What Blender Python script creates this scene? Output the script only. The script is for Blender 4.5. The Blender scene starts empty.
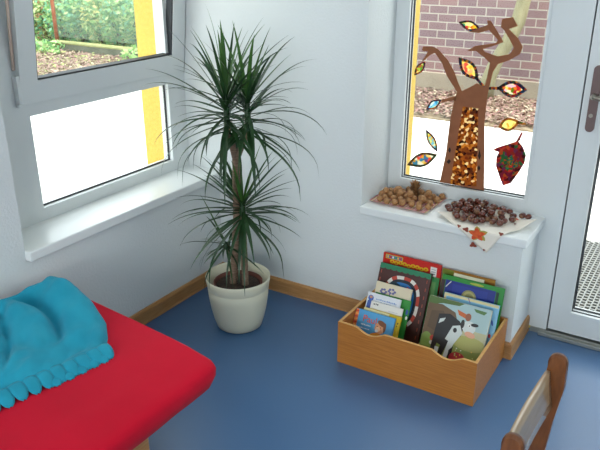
import bpy, bmesh, math, random
from mathutils import Vector, Matrix, noise
random.seed(7)
PI = math.pi
SC = bpy.context.scene
COL = SC.collection

# ---------------------------------------------------------------- camera
FPX, PITCH, YAW = 689.9, 0.386632, -0.552942
CAM = Vector((2.11012, -2.63119, 1.65))
_f = Vector((math.sin(YAW)*math.cos(PITCH), math.cos(YAW)*math.cos(PITCH), -math.sin(PITCH)))
_r = Vector((math.cos(YAW), -math.sin(YAW), 0)); _u = _r.cross(_f)
cd = bpy.data.cameras.new('camera'); cam = bpy.data.objects.new('camera', cd); COL.objects.link(cam)
cd.sensor_width = 36; cd.lens = FPX/600*36; cd.clip_start = 0.05; cd.clip_end = 200
cam.matrix_world = Matrix(((_r.x, _u.x, -_f.x, CAM.x), (_r.y, _u.y, -_f.y, CAM.y), (_r.z, _u.z, -_f.z, CAM.z), (0, 0, 0, 1)))
SC.camera = cam
def at(px, py, axis, val):
    """where the sight line through a photo point meets a real plane of the room"""
    d = _r*((px-300)/FPX) - _u*((py-225)/FPX) + _f
    return CAM + d*((val-CAM[axis])/d[axis])

# ---------------------------------------------------------------- materials
def lin(c):
    if isinstance(c, str):
        c = [int(c[i:i+2], 16)/255 for i in (0, 2, 4)]
        return tuple(x/12.92 if x <= .04045 else ((x+.055)/1.055)**2.4 for x in c)
    return tuple(c)
MATS = {}
def mat(name, c, rough=.6, c2=None, nscale=20, stretch=None, bump=0, bscale=200, metal=0, spec=.5, translucent=0, sheen=0, detail=4, coat=0):
    if name in MATS: return MATS[name]
    m = bpy.data.materials.new(name); m.use_nodes = True
    nt = m.node_tree; N = nt.nodes; L = nt.links
    b = N['Principled BSDF']; out = N['Material Output']
    b.inputs['Roughness'].default_value = rough; b.inputs['Metallic'].default_value = metal
    b.inputs['Specular IOR Level'].default_value = spec
    if sheen: b.inputs['Sheen Weight'].default_value = sheen
    if coat: b.inputs['Coat Weight'].default_value = coat
    c = lin(c); b.inputs['Base Color'].default_value = (*c, 1)
    tc = N.new('ShaderNodeTexCoord')
    colsock = None
    if c2 is not None:
        mp = N.new('ShaderNodeMapping'); mp.inputs['Scale'].default_value = stretch or (1, 1, 1)
        L.new(tc.outputs['Object'], mp.inputs[0])
        n = N.new('ShaderNodeTexNoise'); n.inputs['Scale'].default_value = nscale; n.inputs['Detail'].default_value = detail
        L.new(mp.outputs[0], n.inputs['Vector'])
        r = N.new('ShaderNodeValToRGB'); r.color_ramp.elements[0].position = .35; r.color_ramp.elements[1].position = .65
        r.color_ramp.elements[0].color = (*c, 1); r.color_ramp.elements[1].color = (*lin(c2), 1)
        L.new(n.outputs['Fac'], r.inputs[0]); L.new(r.outputs[0], b.inputs['Base Color']); colsock = r.outputs[0]
    if bump:
        n2 = N.new('ShaderNodeTexNoise'); n2.inputs['Scale'].default_value = bscale; n2.inputs['Detail'].default_value = 3
        L.new(tc.outputs['Object'], n2.inputs['Vector'])
        bp = N.new('ShaderNodeBump'); bp.inputs['Strength'].default_value = bump; bp.inputs['Distance'].default_value = .004
        L.new(n2.outputs['Fac'], bp.inputs['Height']); L.new(bp.outputs[0], b.inputs['Normal'])
    if translucent:
        t = N.new('ShaderNodeBsdfTranslucent'); t.inputs[0].default_value = (*c, 1)
        if colsock: L.new(colsock, t.inputs[0])
        mx = N.new('ShaderNodeMixShader'); mx.inputs[0].default_value = translucent
        L.new(b.outputs[0], mx.inputs[1]); L.new(t.outputs[0], mx.inputs[2]); L.new(mx.outputs[0], out.inputs[0])
    MATS[name] = m; return m

def glass_mat():
    m = bpy.data.materials.new('window_glass'); m.use_nodes = True
    nt = m.node_tree; N = nt.nodes; L = nt.links
    N.remove(N['Principled BSDF'])
    t = N.new('ShaderNodeBsdfTransparent'); t.inputs[0].default_value = (.97, .975, .97, 1)
    g = N.new('ShaderNodeBsdfGlossy'); g.inputs['Roughness'].default_value = .02
    lw = N.new('ShaderNodeLayerWeight'); pw = N.new('ShaderNodeMath'); pw.operation = 'POWER'; pw.inputs[1].default_value = 5
    ma = N.new('ShaderNodeMath'); ma.operation = 'MULTIPLY_ADD'; ma.inputs[1].default_value = .9; ma.inputs[2].default_value = .035
    lw.inputs[0].default_value = .5; L.new(lw.outputs['Facing'], pw.inputs[0]); L.new(pw.outputs[0], ma.inputs[0])
    mx = N.new('ShaderNodeMixShader')
    L.new(ma.outputs[0], mx.inputs[0]); L.new(t.outputs[0], mx.inputs[1]); L.new(g.outputs[0], mx.inputs[2])
    L.new(mx.outputs[0], N['Material Output'].inputs[0])
    return m

def tissue_mat(name, cols, scale, transl=.75, see=.0):
    """translucent scraps of coloured tissue paper"""
    m = bpy.data.materials.new(name); m.use_nodes = True
    nt = m.node_tree; N = nt.nodes; L = nt.links
    b = N['Principled BSDF']; b.inputs['Roughness'].default_value = .6
    tc = N.new('ShaderNodeTexCoord'); v = N.new('ShaderNodeTexVoronoi'); v.inputs['Scale'].default_value = scale
    L.new(tc.outputs['Object'], v.inputs['Vector'])
    sp = N.new('ShaderNodeSeparateColor'); L.new(v.outputs['Color'], sp.inputs[0])
    r = N.new('ShaderNodeValToRGB'); r.color_ramp.interpolation = 'CONSTANT'
    for i, c in enumerate(cols):
        e = r.color_ramp.elements[i] if i < 2 else r.color_ramp.elements.new(i/len(cols))
        e.position = i/len(cols); e.color = (*lin(c), 1)
    L.new(sp.outputs[0], r.inputs[0]); L.new(r.outputs[0], b.inputs['Base Color'])
    t = N.new('ShaderNodeBsdfTranslucent'); L.new(r.outputs[0], t.inputs[0])
    mx = N.new('ShaderNodeMixShader'); mx.inputs[0].default_value = transl
    L.new(b.outputs[0], mx.inputs[1]); L.new(t.outputs[0], mx.inputs[2])
    tr = N.new('ShaderNodeBsdfTransparent'); L.new(r.outputs[0], tr.inputs[0])
    m2 = N.new('ShaderNodeMixShader'); m2.inputs[0].default_value = see
    L.new(mx.outputs[0], m2.inputs[1]); L.new(tr.outputs[0], m2.inputs[2])
    L.new(m2.outputs[0], N['Material Output'].inputs[0])
    return m

def brick_mat():
    m = bpy.data.materials.new('red_brick'); m.use_nodes = True
    nt = m.node_tree; N = nt.nodes; L = nt.links; b = N['Principled BSDF']; b.inputs['Roughness'].default_value = .85
    tc = N.new('ShaderNodeTexCoord'); sx = N.new('ShaderNodeSeparateXYZ'); cx = N.new('ShaderNodeCombineXYZ')
    L.new(tc.outputs['Object'], sx.inputs[0]); L.new(sx.outputs['X'], cx.inputs[0]); L.new(sx.outputs['Z'], cx.inputs[1])
    br = N.new('ShaderNodeTexBrick'); L.new(cx.outputs[0], br.inputs['Vector'])
    br.inputs['Color1'].default_value = (*lin('7c605e'), 1); br.inputs['Color2'].default_value = (*lin('6b585c'), 1)
    br.inputs['Mortar'].default_value = (*lin('9c978c'), 1); br.inputs['Scale'].default_value = 1
    br.inputs['Brick Width'].default_value = .235; br.inputs['Row Height'].default_value = .096
    br.inputs['Mortar Size'].default_value = .007; br.inputs['Mortar Smooth'].default_value = .2; br.offset = .5
    L.new(br.outputs['Color'], b.inputs['Base Color'])
    bp = N.new('ShaderNodeBump'); bp.inputs['Strength'].default_value = .5; bp.inputs['Distance'].default_value = .01; bp.invert = True
    L.new(br.outputs['Fac'], bp.inputs['Height']); L.new(bp.outputs[0], b.inputs['Normal'])
    return m

def stripe_mat(name, cols, scale, axis='X', rough=.7):
    m = bpy.data.materials.new(name); m.use_nodes = True
    nt = m.node_tree; N = nt.nodes; L = nt.links; b = N['Principled BSDF']; b.inputs['Roughness'].default_value = rough
    tc = N.new('ShaderNodeTexCoord'); sx = N.new('ShaderNodeSeparateXYZ'); L.new(tc.outputs['Object'], sx.inputs[0])
    mu = N.new('ShaderNodeMath'); mu.operation = 'MULTIPLY'; mu.inputs[1].default_value = scale; L.new(sx.outputs[axis], mu.inputs[0])
    fr = N.new('ShaderNodeMath'); fr.operation = 'FRACT'; L.new(mu.outputs[0], fr.inputs[0])
    r = N.new('ShaderNodeValToRGB'); r.color_ramp.interpolation = 'CONSTANT'
    for i, c in enumerate(cols):
        e = r.color_ramp.elements[i] if i < 2 else r.color_ramp.elements.new(i/len(cols))
        e.position = i/len(cols); e.color = (*lin(c), 1)
    L.new(fr.outputs[0], r.inputs[0]); L.new(r.outputs[0], b.inputs['Base Color'])
    return m

GLASS = glass_mat(); BRICK = brick_mat()
WALL = mat('woodchip_wall_paint', 'd7dbda', .85, bump=.55, bscale=95, spec=.2)
CEIL = mat('ceiling_paint', 'e8e8e6', .9)
FRAME = mat('white_window_plastic', 'd5d9d8', .35, spec=.4)
SILLM = mat('white_sill_laminate', 'e4e7e5', .3)
FLOOR = mat('blue_linoleum', '3a618b', .36, c2='416891', nscale=300, bump=.04, bscale=500, spec=.75)
BEECH = mat('beech_wood', 'b07a45', .45, c2='9c6836', nscale=9, stretch=(1, 1, 14), bump=.03)
BEECHX = mat('beech_wood_skirting', 'b88855', .45, c2='a87845', nscale=14, stretch=(1, 1, 12), bump=.03)
CRATE = mat('honey_wood', 'bd7a34', .4, c2='ab6a2a', nscale=10, stretch=(1, 6, 16), bump=.03)
CRATEIN = mat('pale_wood_edge', 'd2a05c', .5, c2='c4924e', nscale=12, stretch=(1, 6, 12))
GASKET = mat('dark_gasket', '22262a', .6)
YELLOW = mat('yellow_render', 'd3b452', .9, c2='caa947', nscale=60, bump=.4, bscale=120)
METAL = mat('brushed_metal', '9a9488', .35, metal=.9)
BRONZE = mat('bronze_metal', '6a5653', .5, metal=.25)
ALU = mat('aluminium', 'a0a29c', .4, metal=.7)
PAVE = mat('pale_paving', 'd8d6d0', .9, c2='cccac4', nscale=2)
SOILG = mat('garden_soil', '6b5c48', 1, c2='8a7d66', nscale=6)
CONC = mat('mossy_concrete', '5c6152', .95, c2='6f7262', nscale=5)
PLINTH = mat('grey_concrete', '938876', .95, c2='857b6c', nscale=3)
MOSS = mat('moss', '7f8652', 1, c2='979468', nscale=9)

# ---------------------------------------------------------------- mesh builder
class MB:
    def __init__(s, *mats): s.b = bmesh.new(); s.m = list(mats) or []; s.k = 0
    def use(s, m):
        if m not in s.m: s.m.append(m)
        s.k = s.m.index(m); return s
    def f(s, vs, smooth=False):
        try: fc = s.b.faces.new(vs)
        except ValueError: return None
        fc.material_index = s.k; fc.smooth = smooth; return fc
    def box(s, x0, x1, y0, y1, z0, z1, M=None, bev=0):
        c = [Vector((x, y, z)) for z in (z0, z1) for y in (y0, y1) for x in (x0, x1)]
        if M is not None: c = [M @ p for p in c]
        v = [s.b.verts.new(p) for p in c]
        fs = [s.f([v[i] for i in q]) for q in ((0, 2, 3, 1), (4, 5, 7, 6), (0, 1, 5, 4), (2, 6, 7, 3), (0, 4, 6, 2), (1, 3, 7, 5))]
        if bev:
            es = list({e for q in fs for e in q.edges})
            r = bmesh.ops.bevel(s.b, geom=es, offset=bev, segments=2, affect='EDGES', profile=.6)
            for q in r['faces']: q.smooth = True; q.material_index = s.k
        return s
    def prism(s, pts, d, smooth=False):
        """closed outline (list of Vectors) pushed along vector d, both ends capped"""
        d = Vector(d); a = [s.b.verts.new(p) for p in pts]; b = [s.b.verts.new(Vector(p)+d) for p in pts]; n = len(pts)
        s.f(a); s.f(b[::-1])
        for i in range(n): s.f([a[i], b[i], b[(i+1) % n], a[(i+1) % n]], smooth)
        return s
    def ring(s, outer, inner, d):
        """frame between two outlines with the same number of points, pushed along d"""
        d = Vector(d); n = len(outer)
        A = [s.b.verts.new(p) for p in outer]; B = [s.b.verts.new(p) for p in inner]
        A2 = [s.b.verts.new(Vector(p)+d) for p in outer]; B2 = [s.b.verts.new(Vector(p)+d) for p in inner]
        for i in range(n):
            j = (i+1) % n
            s.f([A[i], A[j], B[j], B[i]]); s.f([A2[i], B2[i], B2[j], A2[j]])
            s.f([A[i], A2[i], A2[j], A[j]]); s.f([B[i], B[j], B2[j], B2[i]])
        return s
    def poly(s, pts):
        s.f([s.b.verts.new(p) for p in pts]); return s
    def tube(s, pts, rads, n=10, cap=True):
        rings = []; pts = [Vector(p) for p in pts]
        if not hasattr(rads, '__len__'): rads = [rads]*len(pts)
        up = None
        for i, p in enumerate(pts):
            t = (pts[min(i+1, len(pts)-1)]-pts[max(i-1, 0)]).normalized()
            if up is None: up = t.orthogonal().normalized()
            up = (up - t*up.dot(t)).normalized(); w = t.cross(up)
            rings.append([s.b.verts.new(p+(up*math.cos(a)+w*math.sin(a))*rads[i]) for a in [2*PI*k/n for k in range(n)]])
        for a, b in zip(rings, rings[1:]):
            for k in range(n): s.f([a[k], a[(k+1) % n], b[(k+1) % n], b[k]], True)
        if cap: s.f(rings[0][::-1]); s.f(rings[-1])
        return s
    def lathe(s, prof, c=(0, 0, 0), n=48):
        c = Vector(c); rings = []
        for r, z in prof:
            if r < 1e-5: rings.append([s.b.verts.new(c+Vector((0, 0, z)))])
            else: rings.append([s.b.verts.new(c+Vector((r*math.cos(2*PI*k/n), r*math.sin(2*PI*k/n), z))) for k in range(n)])
        for a, b in zip(rings, rings[1:]):
            for k in range(n):
                j = (k+1) % n
                if len(a) == 1 and len(b) == 1: continue
                if len(a) == 1: s.f([a[0], b[j], b[k]], True)
                elif len(b) == 1: s.f([a[k], a[j], b[0]], True)
                else: s.f([a[k], a[j], b[j], b[k]], True)
        return s
    def grid(s, fn, nu, nv, smooth=True):
        V = [[s.b.verts.new(fn(i/nu, j/nv)) for j in range(nv+1)] for i in range(nu+1)]
        for i in range(nu):
            for j in range(nv): s.f([V[i][j], V[i+1][j], V[i+1][j+1], V[i][j+1]], smooth)
        return V
    def build(s, name, m=None, parent=None, normals=True):
        if m is not None and not s.m: s.m = [m]
        if normals: bmesh.ops.recalc_face_normals(s.b, faces=s.b.faces)
        me = bpy.data.meshes.new(name); s.b.to_mesh(me); s.b.free()
        for q in s.m: me.materials.append(q)
        o = bpy.data.objects.new(name, me); COL.objects.link(o)
        if parent is not None: o.parent = parent
        return o
def thick(o, t):
    m = o.modifiers.new('thickness', 'SOLIDIFY'); m.thickness = t; m.offset = 0; return o
def M1(m): q = MB(m); return q
def shift(o, loc):
    """give an object an origin of its own at loc, keeping its shape where it is"""
    loc = Vector(loc); o.data.transform(Matrix.Translation(-loc)); o.location = loc; return o
def tag(o, label, cat, group=None, kind=None):
    o['label'] = label; o['category'] = cat
    if group: o['group'] = group
    if kind: o['kind'] = kind
    return o
def thing(name, label, cat, group=None):
    o = bpy.data.objects.new(name, None); COL.objects.link(o); o.empty_display_size = .1
    return tag(o, label, cat, group)
def struct(o, label=None, cat=None):
    o['kind'] = 'structure'
    if label: o['label'] = label
    if cat: o['category'] = cat
    return o
def sroot(name, label=None, cat=None):
    o = bpy.data.objects.new(name, None); COL.objects.link(o); return struct(o, label, cat)
def part_label(o, l): o['label'] = l; return o

# ================================================================ SETTING
X1, Y0, ZC = 4.7, -5.2, 2.72          # far side of the room
XF = -.19                             # inner face of the left window's frame
YF = .28                              # inner face of the garden window and door frame
struct(M1(FLOOR).box(-.25, X1+.1, Y0-.1, .30, -.12, 0).build('floor'), 'smooth blue linoleum floor', 'floor')
struct(M1(CEIL).box(-.4, X1+.1, Y0-.1, .41, ZC, ZC+.15).build('ceiling'), 'plain white ceiling', 'ceiling')
# left wall: white inside, yellow render outside; opening for window_1 runs up to the corner
def slab_x(x0, x1, holes, m, name, label, yend=.41, z0=-.1):
    q = M1(m); (ya, yb, za, zb) = holes
    q.box(x0, x1, Y0-.1, ya, z0, ZC); q.box(x0, x1, ya, yb, z0, za); q.box(x0, x1, ya, yb, zb, ZC)
    if yend > yb: q.box(x0, x1, yb, yend, z0, ZC)
    return struct(q.build(name), label, 'wall')
slab_x(-.25, 0, (-1.17, 0, .545, 2.25), WALL, 'wall_left', 'white textured wall with the tilted window', yend=0)
slab_x(-.39, -.25, (-1.05, -.1, .56, 2.18), YELLOW, 'wall_left_outer', 'yellow rendered outside of the left wall', yend=.335)
# back wall: full height pier, low wall under the garden window, lintel over window and door
q = M1(WALL)
q.box(-.25, .812, 0, .335, -.1, ZC)
q.box(.812, 2.66, 0, .335, 2.2, ZC)
q.box(2.66, X1+.1, 0, .335, -.1, ZC)
struct(q.build('wall_back'), 'white textured wall behind the potted plant', 'wall')
struct(M1(WALL).box(.812, 1.541, 0, YF, 0, .52).build('wall_back_low'), 'low white wall under the garden window', 'wall')
q = M1(YELLOW)
q.box(-.39, .868, .335, .41, -.1, ZC); q.box(.868, 2.58, .335, .41, 2.1, ZC); q.box(2.58, X1+.1, .335, .41, -.1, ZC)
q.box(.868, 1.55, .345, .41, -.1, .56)
struct(q.build('wall_back_outer'), 'yellow rendered outside of the garden wall', 'wall')
# walls behind and to the right of the viewer; the one behind has a wide opening, put in for fill light
q = M1(WALL)
q.box(0, .7, Y0-.25, Y0, 0, ZC); q.box(.7, 4.2, Y0-.25, Y0, 0, .8); q.box(.7, 4.2, Y0-.25, Y0, 2.4, ZC); q.box(4.2, X1, Y0-.25, Y0, 0, ZC)
struct(q.build('wall_front'), 'white wall behind the viewer', 'wall')
struct(M1(WALL).box(X1, X1+.2, Y0-.1, 0, 0, ZC).build('wall_right'), 'white wall at the right end of the room', 'wall')

# skirting boards: a profile with a sloped top edge
def skirting(name, p0, p1, inward, label):
    p0, p1, n = Vector(p0), Vector(p1), Vector(inward)
    prof = [(0, 0), (.015, 0), (.015, .006), (.012, .008), (.012, .062), (.007, .075), (0, .075)]
    q = M1(BEECHX); q.prism([p0+n*a+Vector((0, 0, z)) for a, z in prof], p1-p0)
    return struct(q.build(name), label, 'skirting board')
skirting('baseboard_left', (0, Y0, 0), (0, -.013, 0), (1, 0, 0), 'beech skirting board along the left wall')
skirting('baseboard_back', (0, 0, 0), (1.541, 0, 0), (0, -1, 0), 'beech skirting board behind the book crate and pot')
skirting('baseboard_low', (1.541, -.015, 0), (1.541, .279, 0), (1, 0, 0), 'short beech skirting board on the end of the low wall')

# window sills
struct(M1(SILLM).box(XF-.02, .03, -1.172, -.001, .548, .588, bev=.005).build('sill_left'), 'long white sill under the tilted window', 'window sill')
q = M1(SILLM).box(.813, 1.557, -.016, YF+.01, .52, .558, bev=.005)
struct(q.build('sill_back'), 'white sill under the garden window holding nuts', 'window sill')

# ---- window_1: fixed lower pane, tilted upper sash
w1 = sroot('window_1', 'white plastic window with its upper sash tilted inwards', 'window')
q = M1(FRAME)
a, b = XF-.06, XF
q.box(a, b, -1.169, -.918, .588, 2.25); q.box(a, b, -.12, -.001, .588, 2.25)
q.box(a, b, -.918, -.12, .588, .640); q.box(a, b, -.918, -.12, 1.024, 1.10); q.box(a, b, -.918, -.12, 2.18, 2.25)
q.build('window_frame', parent=w1)
q = M1(GASKET)
def xrim(q, x0, x1, y0, y1, z0, z1, t):
    q.box(x0, x1, y0, y0+t, z0, z1); q.box(x0, x1, y1-t, y1, z0, z1); q.box(x0, x1, y0+t, y1-t, z0, z0+t); q.box(x0, x1, y0+t, y1-t, z1-t, z1)
xrim(q, XF-.030, XF-.022, -.9179, -.1201, .6401, 1.0239, .006)
q.build('gasket', parent=w1)
M1(GLASS).box(XF-.040, XF-.034, -.9179, -.1201, .6401, 1.0239).build('glass_pane', parent=w1)
# sash, tilted 6.5 degrees about its lower edge
T = Matrix.Translation((XF+.012, 0, 1.075)) @ Matrix.Rotation(math.radians(6.5), 4, 'Y')
q = M1(FRAME)
for bb in ((-.957, -.877, 0, 1.12), (-.095, -.012, 0, 1.12), (-.877, -.095, 0, .085), (-.877, -.095, 1.03, 1.12)):
    q.box(-.055, .0, bb[0], bb[1], bb[2], bb[3], T)
sash = q.build('tilted_sash', parent=w1)
q = M1(GASKET)
for bb in ((-.877, -.870, .085, 1.03), (-.102, -.095, .085, 1.03), (-.870, -.102, .085, .092), (-.870, -.102, 1.023, 1.03)):
    q.box(-.04, -.006, bb[0]+.0002, bb[1]-.0002, bb[2]+.0002, bb[3]-.0002, T)
q.build('gasket', parent=sash)
M1(GLASS).box(-.03, -.024, -.876, -.096, .086, 1.029, T).build('glass_pane', parent=sash)
q = M1(FRAME); q.box(XF+.001, XF+.026, -.975, -.959, 1.085, 1.19, bev=.003)
q.box(XF+.001, XF+.02, -.974, -.960, 1.07, 1.083, bev=.002)
q.build('hinge_cover', parent=w1)
# gap strip: pale tube painting the lit sash edge seen beside the tilted sash
q = M1(mat('lit_gap_tone', 'dcc2b0', .5)); q.tube([(XF+.006, -.966, 1.21), (XF+.052, -.972, 1.62)], .006, 8); q.build('lit_gap_strip', parent=w1)

# ---- window_2 with its frame that runs down beside the door
w2 = sroot('window_2', 'white garden window decorated with a paper tree', 'window')
GL = dict(x0=.876, x1=1.459, z0=.622, z1=2.05)
q = M1(FRAME)
q.box(.795, GL['x0'], YF, YF+.06, .50, 2.19); q.box(GL['x1'], 1.629, YF, YF+.06, .025, 2.19)
q.box(GL['x0'], GL['x1'], YF, YF+.06, .50, GL['z0']); q.box(GL['x0'], GL['x1'], YF, YF+.06, GL['z1'], 2.19)
q.build('window_frame', parent=w2)
def yrim(q, y0, y1, x0, x1, z0, z1, t):
    q.box(x0, x0+t, y0, y1, z0, z1); q.box(x1-t, x1, y0, y1, z0, z1); q.box(x0+t, x1-t, y0, y1, z0, z0+t); q.box(x0+t, x1-t, y0, y1, z1-t, z1)
q = M1(FRAME); yrim(q, YF-.006, YF-.0001, GL['x0']-.012, GL['x1']+.012, GL['z0']-.012, GL['z1']+.012, .012); q.build('glazing_bead', parent=w2)
GY = YF+.020                         # inner surface of the pane
q = M1(GASKET)
for y, t_ in ((YF+.010, .0028), (YF+.036, .006)): yrim(q, y, y+.006, GL['x0']+.0001, GL['x1']-.0001, GL['z0']+.0001, GL['z1']-.0001, t_)
q.build('gasket', parent=w2)
M1(GLASS).box(GL['x0']+.0001, GL['x1']-.0001, GY, GY+.005, GL['z0']+.0001, GL['z1']-.0001).build('glass_pane', parent=w2)

# ---- door_1
d1 = sroot('door_1', 'white glazed garden door', 'door')
D = dict(x0=1.635, x1=2.60, z0=.035, z1=2.15, g0=1.722, g1=2.51, h0=.142, h1=2.06)
q = M1(FRAME)
q.box(D['x0'], D['g0'], YF, YF+.065, D['z0'], D['z1']); q.box(D['g1'], D['x1'], YF, YF+.065, D['z0'], D['z1'])
q.box(D['g0'], D['g1'], YF, YF+.065, D['z0'], D['h0']); q.box(D['g0'], D['g1'], YF, YF+.065, D['h1'], D['z1'])
q.build('door_leaf', parent=d1)
q = M1(FRAME); yrim(q, YF-.007, YF-.0001, D['g0']-.012, D['g1']+.012, D['h0']-.012, D['h1']+.012, .012); q.build('glazing_bead', parent=d1)
q = M1(GASKET)
for y, t_ in ((YF+.012, .003), (YF+.038, .007)): yrim(q, y, y+.006, D['g0']+.0001, D['g1']-.0001, D['h0']+.0001, D['h1']-.0001, t_)
q.box(1.6291, 1.6349, YF+.02, YF+.05, .035, 2.15)
q.box(1.6291, 2.60, YF+.02, YF+.05, .0255, .0349)
q.build('gasket', parent=d1)
M1(GLASS).box(D['g0']+.0001, D['g1']-.0001, YF+.022, YF+.027, D['h0']+.0001, D['h1']-.0001).build('glass_pane', parent=d1)
q = M1(FRAME); q.box(2.605, 2.66, YF, YF+.06, 0, 2.19); q.box(1.6291, 2.66, YF, YF+.06, 2.155, 2.19); q.build('door_frame', parent=d1)
# handle plate and lever
def rrect(cx, cz, w, h, r, y, n=6):
    pts = []
    for sx, sz, a0 in ((1, 1, 0), (-1, 1, 90), (-1, -1, 180), (1, -1, 270)):
        for k in range(n+1):
            a = math.radians(a0+90*k/n); pts.append(Vector((cx+sx*(w/2-r)+r*math.cos(a), y, cz+sz*(h/2-r)+r*math.sin(a))))
    return pts
q = M1(BRONZE); q.prism(rrect(1.677, 1.085, .034, .262, .0165, YF-.012), (0, .0119, 0)); hp = q.build('handle_plate', parent=d1)
q = M1(METAL); q.tube([(1.677, YF-.012, 1.10), (1.677, YF-.05, 1.10)], .010, 14)
q.tube([(1.677, YF-.05, 1.10), (1.70, YF-.055, 1.098), (1.79, YF-.055, 1.094)], [.010, .010, .008], 14); q.build('lever', parent=hp)
q = M1(METAL); q.tube([(1.675, YF-.0125, 1.02), (1.675, YF-.015, 1.02)], .008, 14); q.build('lock_cylinder', parent=hp)
q = M1(ALU); q.box(1.60, 2.66, YF-.025, YF+.065, .0, .018, bev=.003); q.box(1.56, 2.66, YF-.005, YF+.06, .0, .0245)
struct(q.build('trim_1'), 'grey metal threshold under the garden door', 'threshold')

# ================================================================ OUTDOORS
struct(M1(PAVE).box(-14, 9, .41, 11, -.2, -.05).build('ground'), 'pale sunlit paving outside', 'ground')
struct(M1(PAVE).box(-14, -.39, -8, .41, -.2, -.05).build('ground_side'), 'pale sunlit paving beside the house', 'ground')
q = M1(SOILG); q.box(-4.8, 7, 4.15, 5.62, -.05, -.035); q.box(-14, -4.8, 2.7, 11, -.05, -.035)
struct(q.build('garden_bed'), 'earth strewn with fallen leaves', 'ground')
LITTER = [mat('fallen_leaf_%s' % n, c, .8) for n, c in (('tan', '8a7668'), ('rose', '7c5e58'), ('brown', '5c463a'), ('straw', 'a0947e'), ('green', '8fa05a'))]
for n_, xa, xb, ya, yb, lab in ((9000, -2.6, 2.4, 4.2, 5.52, 'fallen autumn leaves on the earth before the brick wall'), (8000, -9.5, -4.7, 3.0, 5.44, 'fallen leaves on the earth before the low mossy wall')):
  q = MB(*LITTER)
  for k in range(n_):
    x, y = random.uniform(xa, xb), random.uniform(ya, yb)
    if random.random() < .05: y -= random.uniform(0, .4)
    a = random.uniform(0, 6.3); l = random.uniform(.014, .034); t = random.uniform(-.5, .5)
    u = Vector((math.cos(a), math.sin(a), t))*l; w = Vector((-math.sin(a), math.cos(a), random.uniform(-.4, .4)))*l*.55
    c = Vector((x, y, -.015+random.uniform(0, .02))); q.k = random.choice((0, 0, 0, 1, 1, 2, 3, 4 if x < -4 else 1))
    q.poly([c-u, c-w, c+u, c+w])
  tag(q.build('leaf_litter', normals=False), lab, 'leaves', kind='stuff')
# brick wall with concrete foot
q = MB(BRICK, PLINTH); q.box(-2.6, 7, 5.72, 5.95, .16, 3.2); q.use(PLINTH).box(-2.6, 7, 5.64, 5.95, -.05, .16)
struct(q.build('brick_wall'), 'red brick wall with concrete foot across the yard', 'wall')
# low mossy wall, fence
q = MB(CONC, MOSS); q.box(-8.0, -5.0, 5.5, 5.72, -.05, .075); q.use(MOSS).box(-8.0, -5.0, 5.49, 5.73, .075, .095)
struct(q.build('garden_wall'), 'low mossy concrete edging wall in front of the shrubs', 'wall')
pt = thing('garden_fence', 'wire mesh fence on a rusty post behind the left window', 'fence')
pb = at(58.5, 50, 1, 5.43)
q = M1(mat('rusty_post', '8a4f38', .9, c2='9b6248', nscale=20)); q.tube([(pb.x, 5.43, -.03), (pb.x, 5.43, 1.9)], .034, 10); q.build('post', parent=pt)
q = M1(mat('fence_wire', '7b8a80', .6))
for k in range(60):
    x = pb.x+.05+k*.05
    for s in (1, -1):
        x0, z0, x1, z1 = x, .2, x+s*1.6, 1.8
        lo, hi = pb.x+.03, pb.x+3.0
        if x1 > hi: z1 -= (x1-hi); x1 = hi
        if x1 < lo: z1 -= (lo-x1); x1 = lo
        if z1-z0 > .05: q.tube([(x0, 5.43, z0), (x1, 5.43, z1)], .0022, 4, False)
q.build('wire_mesh', parent=pt)

def leaf_cloud(q, c, rad, n, size, mats, up=.3):
    for k in range(n):
        d = Vector((random.gauss(0, 1), random.gauss(0, 1), random.gauss(0, 1))).normalized()
        rr = random.random()**.35
        p = Vector(c)+Vector((d.x*rad[0], d.y*rad[1], d.z*rad[2]))*rr
        if p.z < .0: p.z = abs(p.z)*.5
        t = Vector((random.uniform(-1, 1), random.uniform(-1, 1), random.uniform(-.4, .8))).normalized()
        w = t.cross(d).normalized() if abs(t.dot(d)) < .95 else t.orthogonal()
        s = size*random.uniform(.6, 1.3); q.k = mats[int(random.random()**1.3*len(mats))]
        q.poly([p-t*s, p-w*s*.45, p+t*s, p+w*s*.45])
GREENS = [mat('leaf_%s' % n, c, .6, translucent=.35) for n, c in (('fresh', '93bc78'), ('mid', '78aa74'), ('teal', '7bb293'), ('pale', 'bccf96'), ('yellow', 'd2cc88'), ('rust', 'a88464'), ('deep', '5c8a5e'))]
def shrub(px, y, r, n, mats, label, size=.055):
    c = at(px, 30, 1, y); c.z = r[2]*.8
    t = thing('garden_shrub', label, 'shrub', 'shrubs behind the low wall outside')
    t.location = (c.x, y, -.04)
    q = MB(*GREENS); leaf_cloud(q, (0, 0, c.z), r, n, size, mats); q.build('foliage', parent=t, normals=False)
    q = M1(mat('shrub_bark', '5d4a38', .9))
    for k in range(5):
        a = k*1.3; q.tube([(0.05*math.cos(a), .05*math.sin(a), 0), (r[0]*.4*math.cos(a), r[1]*.4*math.sin(a), r[2]*.9)], [.015, .006], 6)
    q.build('stems', parent=t)
def row(y, pxs, ry, hz, n, specs, size):
    xs = [at(px, 30, 1, y).x for px in pxs]
    for k, (mats, lab) in enumerate(specs):
        gap = min(abs(xs[k]-xs[m]) for m in (k-1, k+1) if 0 <= m < len(xs))
        shrub(pxs[k], y, (gap*.45, ry, hz*(1+.12*math.sin(k*2.3))), n, mats, lab, size)
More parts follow.
